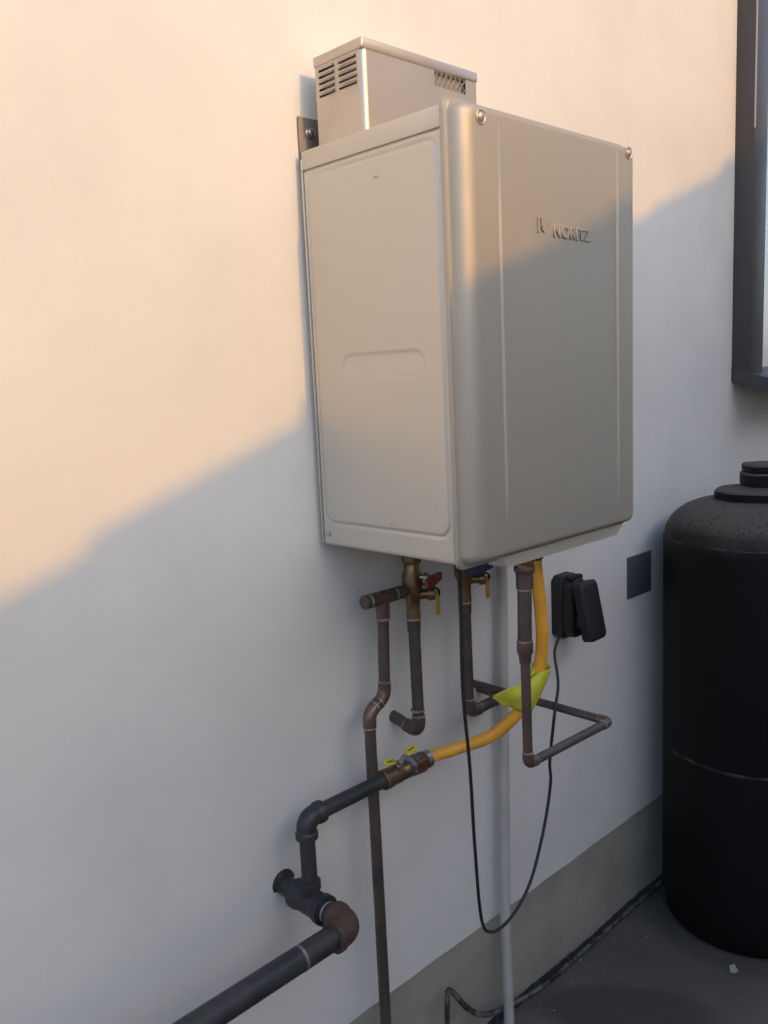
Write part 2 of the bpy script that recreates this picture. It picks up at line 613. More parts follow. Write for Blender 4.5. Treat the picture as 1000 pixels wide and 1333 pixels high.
# ------------------------------------------------------------ water heater
W, D, H = .464, .318, .650
G = -.015
def water_heater():
    t = thing('water_heater', 'beige metal tankless water heater hanging on the white wall above the pipes', 'water heater')
    # cabinet (open at left, where the pressed side panel sits)
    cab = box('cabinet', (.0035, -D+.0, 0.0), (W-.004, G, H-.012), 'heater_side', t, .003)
    # top cover plate: slightly overhanging lip that folds down the side
    box('top_panel', (-.0005, -D-.001, H-.030), (W-.001, G+.001, H), 'heater_side', t, .0025)
    # left side panel pressed from sheet: raised field, recessed grip
    def fn(u, v):
        y = (-D+.001) + (D+G-.002)*u
        z = .002 + (H-.034)*v
        s = sdf_rr(y, z, -.168, .3245, .142, .2825, .022)
        h = .0012*(1-sstep(-.0035, .0035, s)) - .0024*math.exp(-((s-.001)/.0030)**2)*(.35+.65*sstep(-.02, -.10, y) if z > .1 or y < -.05 else .5)
        g = sdf_rr(y, z, -.181, .3, .090, .020, .018)
        fade = sstep(.285, .31, z)*.7+.3
        h -= .0026*(1-sstep(-.0035, .0035, g))*fade
        e = min(u*D, (1-u)*D, v*H, (1-v)*H)
        h -= .002*(1-sstep(0, .003, e))
        return (-h, y, z)
    sp = link('side_panel', grid_surf(180, 330, fn, 'side_panel'), 'heater_side', t)
    for (y, z) in ((-.187, .578), (-.187, .052)):
        lathe('rivet', [(0, .0022), (.0012, .0022), (.0018, .0012)], (-.0036, y, z), (-1, 0, 0), 'steel', sp, 12)
    lathe('screw', [(0, .005), (.002, .005), (.003, .003)], (-.0008, G-.015, .022), (-1, 0, 0), 'steel', sp, 16)
    # rear flange of the cabinet against the wall
    box('rear_flange', (-.0012, G+.0002, .003), (W+.001, G+.0030, H-.012), 'heater_side', t, .0008)
    # right side panel
    box('side_panel', (W-.0035, -D+.001, .002), (W-.0005, G-.002, H-.034), 'heater_side', t, .001)
    # bottom pan
    V = []
    x0, x1, zb = .10, W-.045, -.019
    prof = [(x0-.012, 0.0), (x0, zb), (x1, zb), (x1+.022, 0.0)]
    for y in (-.337, -.300):
        V += [(x, y, z) for (x, z) in prof]
    link('bottom_pan', pyd('bottom_pan', V, [(0, 1, 2, 3), (7, 6, 5, 4), (0, 4, 5, 1), (1, 5, 6, 2), (2, 6, 7, 3), (3, 7, 4, 0)]),
         'heater_side', t, smooth=False)
    # pressed front cover
    zb, zt = -.006, .658
    xl, xr = -.003, W+.003
    L = [rr_loop(xl, xr, zb, zt, .014, -D-.001),
         rr_loop(xl-.001, xr+.001, zb-.001, zt+.001, .015, -D-.003),
         rr_loop(xl-.001, xr+.001, zb-.001, zt+.001, .015, -D-.007),
         rr_loop(xl+.0005, xr-.0005, zb+.0005, zt-.0005, .015, -D-.009),
         rr_loop(xl+.005, xr-.005, zb+.005, zt-.005, .016, -D-.0093),
         rr_loop(xl+.006, xr-.006, zb+.006, zt-.006, .016, -D-.0105)]
    y0, rd = -D-.012, .022
    for k in range(0, 10):
        a = math.pi/2*k/9
        ins = .0065 + (1-math.cos(a))*.030
        insz = .0065 + (1-math.cos(a))*.012
        L.append(rr_loop(xl+ins, xr-ins*.55, zb+insz, zt-insz, max(.016-.003*k/9, .008), y0 - rd*math.sin(a), 8))
    me = loops_surface(L, cap_last=True, cap_first=True, name='front_cover')
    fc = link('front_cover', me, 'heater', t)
    FY = y0 - rd
    # long tapering ribs pressed into the cover
    for (xc, za, zb_) in ((.085, .631, .028), (.401, .635, .012)):
        V, F = [], []
        n = 40
        for i in range(n+1):
            s = i/n
            z = za + (zb_-za)*s
            w = .0030*min(1, s*5)+.0010
            hgt = .0028*min(1, s*9+.1)*min(1, (1-s)*9+.05)
            w *= min(1, (1-s)*14+.3)
            V += [(xc-w*1.3, FY+.0006, z), (xc-w*.3, FY-hgt, z), (xc+w*.35, FY-hgt, z), (xc+w*1.2, FY+.0006, z)]
        for i in range(n):
            for k in range(3):
                a = i*4+k
                F.append((a, a+1, a+5, a+4))
        link('rib', pyd('rib', V, F), 'heater', fc)
    for (x, z) in ((.046, .632), (.437, .637)):
        s = lathe('screw', [(0, .0105), (.0012, .0105), (.0016, .0092), (.0003, .0075), (.0004, .0062), (.0030, .0058), (.0042, .0035)],
                  (x, FY+.0002, z), (0, -1, 0), 'steel', fc, 28)
    # embossed mark and lettering
    cu = bpy.data.curves.new('lettering', 'FONT')
    cu.body = 'NORITZ'
    cu.size = .0252
    cu.extrude = .0007
    cu.bevel_depth = .0008
    cu.bevel_resolution = 1
    cu.offset = .0003
    cu.space_character = 1.03
    tmp = bpy.data.objects.new('tmp_text', cu)
    scene.collection.objects.link(tmp)
    dg = bpy.context.evaluated_depsgraph_get()
    me = bpy.data.meshes.new_from_object(tmp.evaluated_get(dg))
    bpy.data.objects.remove(tmp)
    xs = [v.co.x for v in me.vertices]
    sx = (.318-.214)/(max(xs)-min(xs))
    me.transform(Matrix.Translation((.214-min(xs)*sx, FY-.0006, .4845)) @ Matrix.Rotation(R(90), 4, 'X') @ Matrix.Diagonal((sx, 1, 1, 1)))
    link('lettering', me, 'heater', fc, smooth=False)
    def extr(poly, yy0, yy1):
        n = len(poly)
        V = [(x, yy0, z) for x, z in poly] + [(x, yy1, z) for x, z in poly]
        F = [tuple(range(n)), tuple(range(n, 2*n))] + [(i, (i+1) % n, (i+1) % n+n, i+n) for i in range(n)]
        return V, F
    V, F = [], []
    ox, oz = .172, .4835
    left = [(0, .004), (.0045, .004), (.0045, .026), (0, .026)]
    mid = [(.009, .012), (.0125, .010), (.0125, .026), (.009, .026)]
    sw = []
    for k in range(9):
        s = k/8
        sw.append((.010+.020*s, .010-.008*math.sin(math.pi*min(1, s*1.2)*.75)+.017*s*s))
    sw2 = [(x+.001, z+.0055*(1-abs(2*i/8-1)*.4)) for i, (x, z) in enumerate(sw)]
    swoosh = sw + sw2[::-1]
    for poly in (left, mid, swoosh):
        v, f = extr([(ox+x, oz+z) for x, z in poly], FY+.0003, FY-.0026)
        F += [tuple(i+len(V) for i in q) for q in f]
        V += v
    link('emblem', pyd('emblem', V, F), 'heater', fc, smooth=False)

    # vent hood on top
    vx0, vx1, vy0, vy1, vz0, vz1 = .021, .289, -.146, -.036, H-.004, .778
    # left face with ten louvre openings
    hood = []
    def perforated(u0, u1, w0, w1, holes, to3):
        us = sorted({u0, u1, *[h[0] for h in holes], *[h[1] for h in holes]})
        ws = sorted({w0, w1, *[h[2] for h in holes], *[h[3] for h in holes]})
        V, F = [], []
        for i in range(len(us)-1):
            for j in range(len(ws)-1):
                cu_, cw = (us[i]+us[i+1])/2, (ws[j]+ws[j+1])/2
                if any(h[0] < cu_ < h[1] and h[2] < cw < h[3] for h in holes):
                    continue
                b = len(V)
                V += [to3(us[i], ws[j]), to3(us[i+1], ws[j]), to3(us[i+1], ws[j+1]), to3(us[i], ws[j+1])]
                F.append((b, b+1, b+2, b+3))
        return V, F
    slots = []
    for (a, b) in ((-.132, -.0915), (-.0815, -.044)):
        for k in range(5):
            z = .7705 - k*.0094
            slots.append((a, b, z-.0050, z))
    c = .010
    V, F = perforated(vy0+c, vy1, vz0, vz1, slots, lambda y, z: (vx0, y, z))
    win = [(.183, .261, .7505, .7755)]
    v2, f2 = perforated(vx0+c, vx1, vz0, vz1, win, lambda x, z: (x, vy0, z))
    F += [tuple(i+len(V) for i in q) for q in f2]; V += v2
    # rounded front left corner
    b = len(V)
    for k in range(7):
        a = math.pi/2*k/6
        V += [(vx0+c-c*math.cos(a), vy0+c-c*math.sin(a), vz0), (vx0+c-c*math.cos(a), vy0+c-c*math.sin(a), vz1)]
    for k in range(6):
        F.append((b+2*k, b+2*k+1, b+2*k+3, b+2*k+2))
    # right and back faces
    b = len(V)
    V += [(vx1, vy0, vz0), (vx1, vy0, vz1), (vx1, vy1, vz1), (vx1, vy1, vz0), (vx0, vy1, vz0), (vx0, vy1, vz1)]
    F += [(b, b+1, b+2, b+3), (b+3, b+2, b+5, b+4)]
    me = bpy.data.meshes.new('vent_hood')
    me.from_pydata(V, [], F)
    me.update()
    hd = link('vent_hood', me, 'steel', t)
    box('dark_liner', (vx0+.012, vy0+.010, vz0+.006), (vx1-.01, vy1-.004, vz1-.002), 'dark_inside', hd)
    # louvre blades bent out over every slot
    bl = None
    for (a, b_, z0, z1) in slots:
        if bl is None:
            w = b_-a
            V = [(0, 0, .0012), (0, w, .0012), (-.0045, w-.002, -.0030), (-.0045, .002, -.0030), (.0006, 0, .0004), (.0006, w, .0004), (-.0040, w-.002, -.0036), (-.0040, .002, -.0036)]
            bl = pyd('louvre', V, [(0, 1, 2, 3), (7, 6, 5, 4), (0, 3, 7, 4), (1, 5, 6, 2), (3, 2, 6, 7), (0, 4, 5, 1)])
            o = link('louvre', bl, 'steel', hd, smooth=False)
            bw = w
        else:
            o = bpy.data.objects.new('louvre', bl)
            scene.collection.objects.link(o)
            o.parent = hd
            o.scale = (1, (b_-a)/bw, 1)
        o.location = (vx0, a, z1)
    # diamond mesh
    V, F = [], []
    wx0, wx1, wz0, wz1 = win[0]
    hgt = wz1-wz0
    for sgn in (1, -1):
        x = wx0 - hgt*.8
        while x < wx1 + hgt*.8:
            xa, xb = (x, x+hgt*.8) if sgn == 1 else (x+hgt*.8, x)
            # clip to the opening
            ta, tb = 0., 1.
            dx = xb-xa
            for lim, up_ in ((wx0, False), (wx1, True)):
                tt = (lim-xa)/dx
                if (dx > 0) != up_:
                    ta = max(ta, tt)
                else:
                    tb = min(tb, tt)
            if tb > ta:
                p = Vector((xa+dx*ta, vy0+.0012+.0004*sgn, wz0+hgt*ta)); q = Vector((xa+dx*tb, vy0+.0012+.0004*sgn, wz0+hgt*tb))
                m_ = tube_me([p, q], .00055, 5)
                o_ = len(V)
                V += [v.co.copy() for v in m_.vertices]
                F += [tuple(i+o_ for i in pl.vertices) for pl in m_.polygons]
                bpy.data.meshes.remove(m_)
            x += .0115
    link('wire_mesh', pyd('wire_mesh', V, F), 'wire', hd)
    # lid
    box('lid', (vx0-.0025, vy0-.0025, vz1-.003), (vx1+.0025, vy1+.0025, .791), 'steel', hd, .0028, 3)
    # wall mounting bracket showing above the cabinet
    br = box('mounting_bracket', (.006, -.0052, H-.03), (.455, -.0018, .708), 'bracket', t, .0008)
    box('bracket_lip', (.006, -.014, H+.0005), (.455, -.0053, H+.003), 'bracket', br, .0006)
    for x in (.027, .232, .43):
        lathe('bolt', [(0, .009), (.002, .009), (.003, .0062), (.0075, .0062), (.0085, .0045)], (x, -.0053, .684), (0, -1, 0), 'chrome', br, 18)
    box('mounting_bracket', (.03, G+.004, .003), (.43, -.0018, .05), 'bracket', t, .0008)
    # water and gas sockets under the pan
    for (x, y, r) in ((.160, -.068, .016), (.305, -.068, .016), (.172, -.315, .0165), (.301, -.240, .017)):
        lathe('socket', [(0, r), (.028, r), (.030, r*.9), (.034, r*.9)], (x, y, .002), (0, 0, -1), 'brass_bronze', t, 24)
water_heater()

# ------------------------------------------------------------ copper water pipes
def water_pipe_left():
    t = thing('copper_water_pipe', 'long brown copper pipe from the leftmost tee, jogging left then running down to the ground', 'pipe', 'copper water pipes under the heater')
    r = .0105
    y = -.068
    x = .083
    pipe_run(t, [(x, y, -.126), (.077, y, -.288), (.037, y, -.306), (.040, y, GZ-.01)], r, leg=.018, sleeve=.010)
    tube('tee', [(x-.030, y, -.105), (x+.028, y, -.105)], r*1.2, 'copper_elbow', t)
    tube('tee_branch', [(x, y, -.105), (x, y, -.142)], r*1.18, 'copper_elbow', t)
    tube('solder_ring', [(x, y, -.142), (x, y, -.1455)], r*1.18, 'solder', t)
    # left end: white dope, union against the wall
    tube('pipe_dope_ring', [(x-.030, y, -.105), (x-.035, y, -.105)], r*1.12, 'pipe_dope', t)
    tube('plug', [(x-.0345, y, -.105), (x-.044, y, -.1055), (x-.046, y, -.1055)], [r*1.2, r*1.2, r*.9], 'copper', t)
    tube('pipe_dope_ring', [(x+.028, y, -.105), (x+.033, y, -.105)], r*1.12, 'pipe_dope', t)
    tube('pipe', [(x+.03, y, -.105), (.142, y, -.105)], r, 'copper', t)
    tube('coupling', [(x+.036, y, -.105), (x+.052, y, -.105)], r*1.18, 'copper_elbow', t)
water_pipe_left()

def service_valve(x, y, label, colour, drain, lever_dir):
    t = thing('service_valve', label, 'valve', 'isolation valves under the heater')
    z0 = -.032
    lathe('union_nut', [(0, .0175), (.004, .0185), (.020, .0185), (.024, .0165)], (x, y, z0), (0, 0, -1), 'brass', t, hexa=True)
    lathe('valve_body', [(0, .0135), (.014, .0145), (.024, .019), (.040, .0195), (.052, .0185), (.062, .014), (.088, .0125), (.094, .0135), (.104, .0135)],
          (x, y, z0-.024), (0, 0, -1), 'brass', t, 28)
    # main lever: coloured T handle on a stem pointing to the camera
    d = Vector(lever_dir).normalized()
    c = Vector((x, y, z0-.052))
    tube('stem', [c, c+d*.034], .006, 'chrome', t)
    lathe('stem_nut', [(0, .0085), (.006, .0085)], c+d*.026, d, 'chrome', t, hexa=True)
    s = Vector((0, 0, 1)).cross(d).normalized()
    p = c+d*.034
    V = []
    for q, wz in ((-.034, .007), (-.020, .0095), (-.006, .011), (.006, .011), (.020, .0095), (.036, .007)):
        for dz in (-wz, wz):
            for dd in (0, .005):
                V.append(p + s*q + Vector((0, 0, dz-.010+abs(q)*.12)) + d*(dd+abs(q)*.18))
    F = []
    for i in range(5):
        a = i*4
        F += [(a, a+1, a+5, a+4), (a+2, a+6, a+7, a+3), (a, a+4, a+6, a+2), (a+1, a+3, a+7, a+5)]
    F += [(0, 2, 3, 1), (20, 21, 23, 22)]
    link('lever', pyd('lever', V, F), colour, t)
    # drain port with its cap and strap
    c2 = Vector((x, y, z0-.084))
    e = Vector(drain).normalized()
    tube('drain_port', [c2, c2+e*.030], .0095, 'brass', t)
    lathe('drain_cap', [(0, .0115), (.002, .0130), (.012, .0130), (.014, .0105), (.0145, .006)], c2+e*.028, e, 'brass_bronze', t, 24)
    pts = [c2+Vector((0, 0, .016)), c2+e*.016+Vector((0, -.012, .020)), c2+e*.036+Vector((0, -.016, .010)), c2+e*.046+Vector((0, -.004, -.002))]
    tube('cap_strap', catmull(pts, 6), .0022, 'rubber', t, 8)
    # drain lever hanging down
    f = c2+e*.020
    box('drain_lever', (f.x-.006+.016, f.y-.022, f.z-.040), (f.x+.006+.016, f.y-.018, f.z+.006), 'yellow_plastic', t, .0025)
    tube('drain_stem', [f, f+Vector((.016, -.018, -.002))], .004, 'chrome', t, 12)
service_valve(.160, -.068, 'brass isolation valve with red handle under the left part of the heater', 'red', (.75, -.65, 0), (.35, -.93, .1))
service_valve(.305, -.068, 'brass isolation valve with blue handle behind the hanging black cord', 'blue', (.75, -.65, 0), (-.1, -.98, .1))

def water_pipe_hook():
    t = thing('copper_water_pipe', 'short copper pipe below the red valve, hooking back into the wall at its foot', 'pipe', 'copper water pipes under the heater')
    r = .0112
    pipe_run(t, [(.160, -.068, -.158), (.161, -.069, -.385), (.161, .004, -.369)], r, leg=.024, sleeve=.010)
    lathe('pipe_dope_ring', [(0, r*1.12), (.006, r*1.22), (.008, r*1.1)], (.160, -.068, -.156), (0, 0, -1), 'pipe_dope', t)
    tube('socket', [(.160, -.068, -.164), (.160, -.068, -.184)], r*1.14, 'copper', t)
    tube('solder_ring', [(.1605, -.068, -.338), (.1605, -.068, -.341)], r*1.2, 'solder', t)
water_pipe_hook()

def water_pipe_right():
    t = thing('copper_water_pipe', 'copper pipe behind the black cord, turning right at its foot behind the yellow tag', 'pipe', 'copper water pipes under the heater')
    r = .0112
    pipe_run(t, [(.305, -.068, -.158), (.307, -.068, -.392), (.420, -.068, -.390), (.420, .004, -.386)], r, leg=.020, sleeve=.010)
    lathe('pipe_dope_ring', [(0, r*1.12), (.006, r*1.22), (.008, r*1.1)], (.305, -.068, -.156), (0, 0, -1), 'pipe_dope', t)
    tube('socket', [(.305, -.068, -.164), (.305, -.068, -.184)], r*1.14, 'copper', t)
water_pipe_right()

def drain_pipe():
    t = thing('copper_drain_pipe', 'copper pipe dropping before the yellow hose, then looping right and back to the wall', 'pipe')
    r = .0082
    pipe_run(t, [(.169, -.315, -.185), (.171, -.315, -.376), (.425, -.315, -.383), (.369, .004, -.357)], r, leg=.012, sleeve=.009)
    tube('pipe', [(.172, -.315, -.030), (.169, -.315, -.175)], .0118, 'copper', t)
    tube('socket', [(.172, -.315, -.034), (.172, -.315, -.070)], .0142, 'copper', t)
    tube('union_collar', [(.172, -.315, -.033), (.172, -.315, -.0345), (.172, -.315, -.040), (.172, -.315, -.045)], [.017, .0175, .0175, .0145], 'copper', t)
    lathe('pipe_dope_ring', [(0, .0132), (.007, .0132)], (.172, -.315, -.026), (0, 0, -1), 'pipe_dope', t)
    tube('solder_ring', [(.1716, -.315, -.070), (.1716, -.315, -.0725)], .0128, 'solder', t)
    tube('reducer', [(.1692, -.315, -.160), (.169, -.315, -.178), (.169, -.315, -.184), (.169, -.315, -.196)], [.0136, .0136, .0105, .0100], 'copper_elbow', t)
    tube('solder_ring', [(.1692, -.315, -.157), (.1692, -.315, -.160)], .0133, 'solder', t)
drain_pipe()

# ------------------------------------------------------------ gas line
def gas_pipe():
    t = thing('gas_pipe', 'thick black iron pipe coming out of the wall and running off to the lower left', 'pipe')
    X, Z = -.126, -.589
    r1, r2 = .0135, .0200
    yr, ye = -.078, -.178
    # out of the wall to the tee and on to the big elbow
    tube('pipe', [(X, .01, Z), (X, yr+.02, Z)], r2*.86, 'iron', t, 24)
    tube('tee', [(X, yr+.040, Z), (X, yr+.039, Z), (X, yr+.028, Z), (X, yr+.022, Z), (X, yr-.022, Z), (X, yr-.028, Z), (X, yr-.039, Z), (X, yr-.040, Z)],
         [r2*1.0, r2*1.28, r2*1.28, r2*1.14, r2*1.14, r2*1.28, r2*1.28, r2*1.0], 'iron', t, 28)
    tube('tee_branch', [(X, yr, Z), (X, yr, Z+.022), (X, yr, Z+.026), (X, yr, Z+.038), (X, yr, Z+.039)], [r1*1.2, r1*1.2, r1*1.38, r1*1.38, r1*.9], 'iron', t, 24)
    tube('pipe', [(X, yr-.03, Z), (X, ye+.02, Z)], r2*.86, 'iron', t, 24)
    tube('weld_mark', [(X, yr-.043, Z), (X, yr-.046, Z)], r2*.875, 'solder', t, 24)
    f = fillet((X, ye+.08, Z), (X, ye, Z), (X-.08, ye, Z-.0005), .026, 10)
    path = [f[0]+Vector((0, .013, 0)), f[0]+Vector((0, .012, 0)), f[0]+Vector((0, .002, 0))] + f + [f[-1]+Vector((-.002, 0, 0)), f[-1]+Vector((-.012, 0, 0)), f[-1]+Vector((-.013, 0, 0))]
    rr = [r2*1.0, r2*1.30, r2*1.30] + [r2*1.18]*len(f) + [r2*1.30, r2*1.30, r2*1.0]
    tube('elbow', path, rr, 'iron_rust', t, 28, label='rusty reddish brown elbow')
    tube('pipe', [(X-.03, ye, Z), (X-.14, ye, Z-.001), (X-.5, ye, Z-.006), (X-1.2, ye, Z-.014)], r2*.98, 'iron', t, 28)
    tube('tape_mark', [(X-.100, ye, Z-.001), (X-.105, ye, Z-.001)], r2*1.0, 'solder', t, 28)
    # riser and upper run
    tube('pipe', [(X, yr, Z+.03), (X, yr, -.465)], r1, 'iron', t, 24)
    zt = -.438
    f = fillet((X, yr, zt-.1), (X, yr, zt), (X+.1, yr, zt), .022, 10)
    path = [f[0]-Vector((0, 0, .013)), f[0]-Vector((0, 0, .012)), f[0]-Vector((0, 0, .002))] + f + [f[-1]+Vector((.002, 0, 0)), f[-1]+Vector((.012, 0, 0)), f[-1]+Vector((.013, 0, 0))]
    rr = [r1*1.0, r1*1.42, r1*1.42] + [r1*1.28]*len(f) + [r1*1.42, r1*1.42, r1*1.0]
    tube('elbow', path, rr, 'iron', t, 26)
    tube('pipe', [(X+.03, yr, zt), (.062, yr, zt)], r1, 'iron', t, 24)
    tube('wall_sleeve', [(X+.001, .003, Z+.002), (X+.001, -.0012, Z+.002), (X+.001, -.004, Z+.001)], [.0245, .0235, .0185], 'dirt', t, 26)
gas_pipe()

def gas_valve():
    t = thing('gas_shutoff_valve', 'brass gas shutoff valve with a yellow two winged handle, on the black iron pipe', 'valve')
    y, z = -.078, -.438
    x = .052
    A = (x, y, z)
    lathe('valve_body', [(0, .0165), (.002, .0185), (.016, .0185), (.018, .0165), (.026, .0175), (.040, .0175), (.048, .0155), (.050, .0165), (.062, .0165)], A, (1, 0, 0), 'brass', t, 28)
    lathe('hex_end', [(0, .0185), (.014, .0185)], (x+.001, y, z), (1, 0, 0), 'brass', t, hexa=True)
    lathe('flare_nut', [(0, .013), (.002, .0205), (.013, .0205), (.015, .016)], (x+.062, y, z), (1, 0, 0), 'chrome', t, hexa=True)
    lathe('adapter_nut', [(0, .016), (.003, .0215), (.022, .0215), (.026, .0185), (.034, .0180)], (x+.076, y, z), (1, 0, 0), 'brass_bronze', t, hexa=True)
    lathe('ferrule', [(0, .0175), (.012, .0175)], (x+.108, y, z), (1, 0, 0), 'chrome', t, 24)
    c = Vector((x+.032, y-.004, z+.010))
    d = Vector((0, -.45, .9)).normalized()
    tube('stem', [c, c+d*.018], .0065, 'chrome', t, 14)
    lathe('stem_nut', [(0, .009), (.006, .009)], c+d*.010, d, 'chrome', t, hexa=True)
    # bent strap carrying two wings
    p = c+d*.019
    wing = []
    for sgn in (1, -1):
        a = p+Vector((sgn*.006, 0, 0))
        b = p+Vector((sgn*.020, -.001, .012))
        s_ = box('strap', (-.006, -.0055, -.001), (.016, .0055, .001), 'chrome', t, .0005)
        s_.data.transform(Matrix.Translation(p+Vector((sgn*.004, 0, 0))) @ Matrix.Rotation(R(-38)*sgn, 4, 'Y') @ Matrix.Scale(sgn, 4, (1, 0, 0)))
        w_ = box('handle_wing', (-.013, -.0072, -.0016), (.015, .0072, .0016), 'yellow_metal', t, .0015)
        w_.data.transform(Matrix.Translation(b+Vector((sgn*.008, -.001, .003 if sgn > 0 else -.001))) @ Matrix.Rotation(R(-10)*sgn, 4, 'Y') @ Matrix.Rotation(R(25), 4, 'X'))
        pr = box('print', (-.005, -.0012, .0016), (.009, .0012, .0019), 'rubber', w_)
        pr.data.transform(Matrix.Translation(b+Vector((sgn*.008, -.001, .003 if sgn > 0 else -.001))) @ Matrix.Rotation(R(-10)*sgn, 4, 'Y') @ Matrix.Rotation(R(25), 4, 'X'))
gas_valve()

HOSE = [(.301, -.24, -.020), (.306, -.24, -.075), (.316, -.24, -.14), (.321, -.24, -.205), (.321, -.232, -.265), (.307, -.22, -.310),
        (.290, -.20, -.355), (.262, -.16, -.400), (.226, -.11, -.426), (.186, -.082, -.436), (.158, -.078, -.438)]
def gas_hose():
    t = thing('gas_hose', 'orange yellow flexible gas hose curving from the heater down to the brass gas valve', 'hose')
    pts = catmull(HOSE, 40)
    # shallow corrugation under the jacket
    L = 0; rr = []
    for i, p in enumerate(pts):
        if i: L += (p-pts[i-1]).length
        rr.append(.0118 + .00028*math.sin(L*2*math.pi/.0042))
    tube('jacket', pts, rr, 'hose', t, 20)
    lathe('end_nut', [(0, .0165), (.020, .0165), (.024, .0135)], (.301, -.24, -.031), (0, 0, -1), 'brass_bronze', t, hexa=True)
gas_hose()

def hose_tag():
    # a vinyl tag folded round the hose, its two ends pressed together to the left
    pts = catmull(HOSE, 40)
    def near(z): return min(range(len(pts)), key=lambda i: abs(pts[i].z-z))
    i0, i1 = near(-.262), near(-.338)
    V, F = [], []
    nu, nv = 34, 14
    RW = .0185
    for j in range(nv+1):
        s = j/nv
        i = int(i0+(i1-i0)*s)
        c = pts[i]
        tdir = (pts[min(i+1, len(pts)-1)]-pts[i-1]).normalized()
        out = Vector((-.80, .12, 0)); out = (out - tdir*out.dot(tdir)*.55).normalized()
        nrm = tdir.cross(out).normalized()
        if nrm.y > 0: nrm = -nrm
        for k in range(nu+1):
            q = k/nu*2-1          # -1 .. 1 around the hose
            a = abs(q)
            if a < .35:
                ang = (q/.35)*math.pi*.62
                p = c - out*(math.cos(ang)*RW+.004) + nrm*math.sin(ang)*RW
            else:
                e = (a-.35)/.65
                sg = 1 if q > 0 else -1
                p0 = c - out*(math.cos(math.pi*.62)*RW+.004) + nrm*sg*math.sin(math.pi*.62)*RW
                ln = .098*(1 - abs(s-.62)*1.25)
                p = p0 + out*ln*e - nrm*sg*(math.sin(math.pi*.62)*RW-.001)*sstep(0, .6, e) + Vector((0, 0, -.020*e*(1-s) + .004*math.sin(e*5+s*3)))
                p += nrm*.004*math.sin(e*4+s*2.5)
            V.append(p)
    for j in range(nv):
        for k in range(nu):
            a = j*(nu+1)+k
            F.append((a, a+1, a+nu+2, a+nu+1))
    me = pyd('warning_tag', V, F)
    o = link('warning_tag', me, 'tag')
    md = o.modifiers.new('thick', 'SOLIDIFY'); md.thickness = .0006
    tagit(o, 'yellow vinyl warning tag wrapped round the gas hose behind the thin copper pipe', 'tag')
hose_tag()

# ------------------------------------------------------------ pvc drop, cord, outlet, plate
def pvc():
    t = thing('pvc_pipe', 'white painted plastic pipe running straight down the wall behind the other pipes', 'pipe')
    tube('pipe', [(.485, -.020, .10), (.484, -.020, -.13), (.468, -.025, -.53), (.452, -.030, -.924), (.440, -.043, GZ+.0)], .0118, 'pvc', t, 24)
    for z in (-.02,):
        tube('coupling', [(.484, -.020, z), (.484, -.020, z+.05)], .0150, 'pvc', t, 24)
pvc()

def cord():
    P = [(.046, -.285, .0), (.051, -.28, -.024), (.063, -.27, -.097), (.073, -.26, -.231), (.107, -.24, -.383), (.136, -.22, -.545), (.160, -.205, -.680),
         (.176, -.20, -.737), (.200, -.20, -.757), (.230, -.20, -.750), (.257, -.20, -.757+.012), (.290, -.20, -.737+.006), (.320, -.20, -.712), (.345, -.20, -.672), (.369, -.20, -.622),
         (.395, -.20, -.534), (.396, -.205, -.485), (.386, -.218, -.42), (.392, -.213, -.38), (.455-.024, -.195, -.350), (.500, -.15, -.335), (.575, -.10, -.338), (.655, -.05, -.338), (.672, -.046, -.325)]
    P = [(.046, -.285, .0)] + [tuple(p) for p in CORD_PTS]
    o = tube('power_cord', catmull(P, 14), .0031, 'cord', None, 12)
    tagit(o, 'thin black power cord hanging in a long loop from the heater to the outlet', 'cord')
CORD_PTS = [(.051, -.28, -.024), (.063, -.27, -.097), (.073, -.26, -.231), (.107, -.24, -.383), (.136, -.22, -.545), (.171, -.20, -.714),
            (.199, -.20, -.757), (.257, -.20, -.758), (.320, -.20, -.715), (.369, -.20, -.622), (.395, -.20, -.534), (.394, -.20, -.485),
            (.384, -.22, -.380), (.455, -.18, -.347), (.558, -.10, -.326), (.648, -.05, -.320), (.662, -.046, -.308)]
cord()

def outlet():
    t = thing('outlet_box', 'black weatherproof outlet box with its cover tilted open, right of the hanging cord', 'outlet')
    # base against the wall with bevelled corners
    def oct_loop(x0, x1, z0, z1, c, y):
        return [(x0+c, y, z0), (x1-c, y, z0), (x1, y, z0+c), (x1, y, z1-c), (x1-c, y, z1), (x0+c, y, z1), (x0, y, z1-c), (x0, y, z0+c)]
    x0, x1, z0, z1 = .690, .762, -.345, -.195
    me = loops_surface([oct_loop(x0, x1, z0, z1, .012, -.0005), oct_loop(x0, x1, z0, z1, .012, -.026), oct_loop(x0+.002, x1-.002, z0+.002, z1-.002, .012, -.028),
                        oct_loop(x0+.005, x1-.005, z0+.005, z1-.005, .014, -.028), oct_loop(x0+.006, x1-.006, z0+.006, z1-.006, .016, -.052),
                        oct_loop(x0+.010, x1-.010, z0+.010, z1-.010, .016, -.056)], True, True, 'base')
    b = link('base', me, 'rubber', t)
    # top hinge ridge
    for k in range(4):
        box('hinge_knuckle', (x0+.014+k*.012, -.050, z1-.008), (x0+.022+k*.012, -.034, z1+.001), 'rubber', b, .002)
    # cover, hinged at the top, swung out at its foot
    L = []
    for (ins, y) in ((.0, 0.), (0., -.020), (.003, -.024), (.010, -.026)):
        L.append(rr_loop(x0+.002+ins, x1-.002-ins, -.138+ins, .0-ins, .012, y, 4))
    me = loops_surface(L, True, True, 'cover')
    me.transform(Matrix.Translation((0, -.056, z1-.012)) @ Matrix.Rotation(R(-12), 4, 'X'))
    link('cover', me, 'rubber', t)
    box('plug', (x0+.014, -.085, z0+.030), (x1-.020, -.056, z0+.060), 'rubber', t, .004)
outlet()

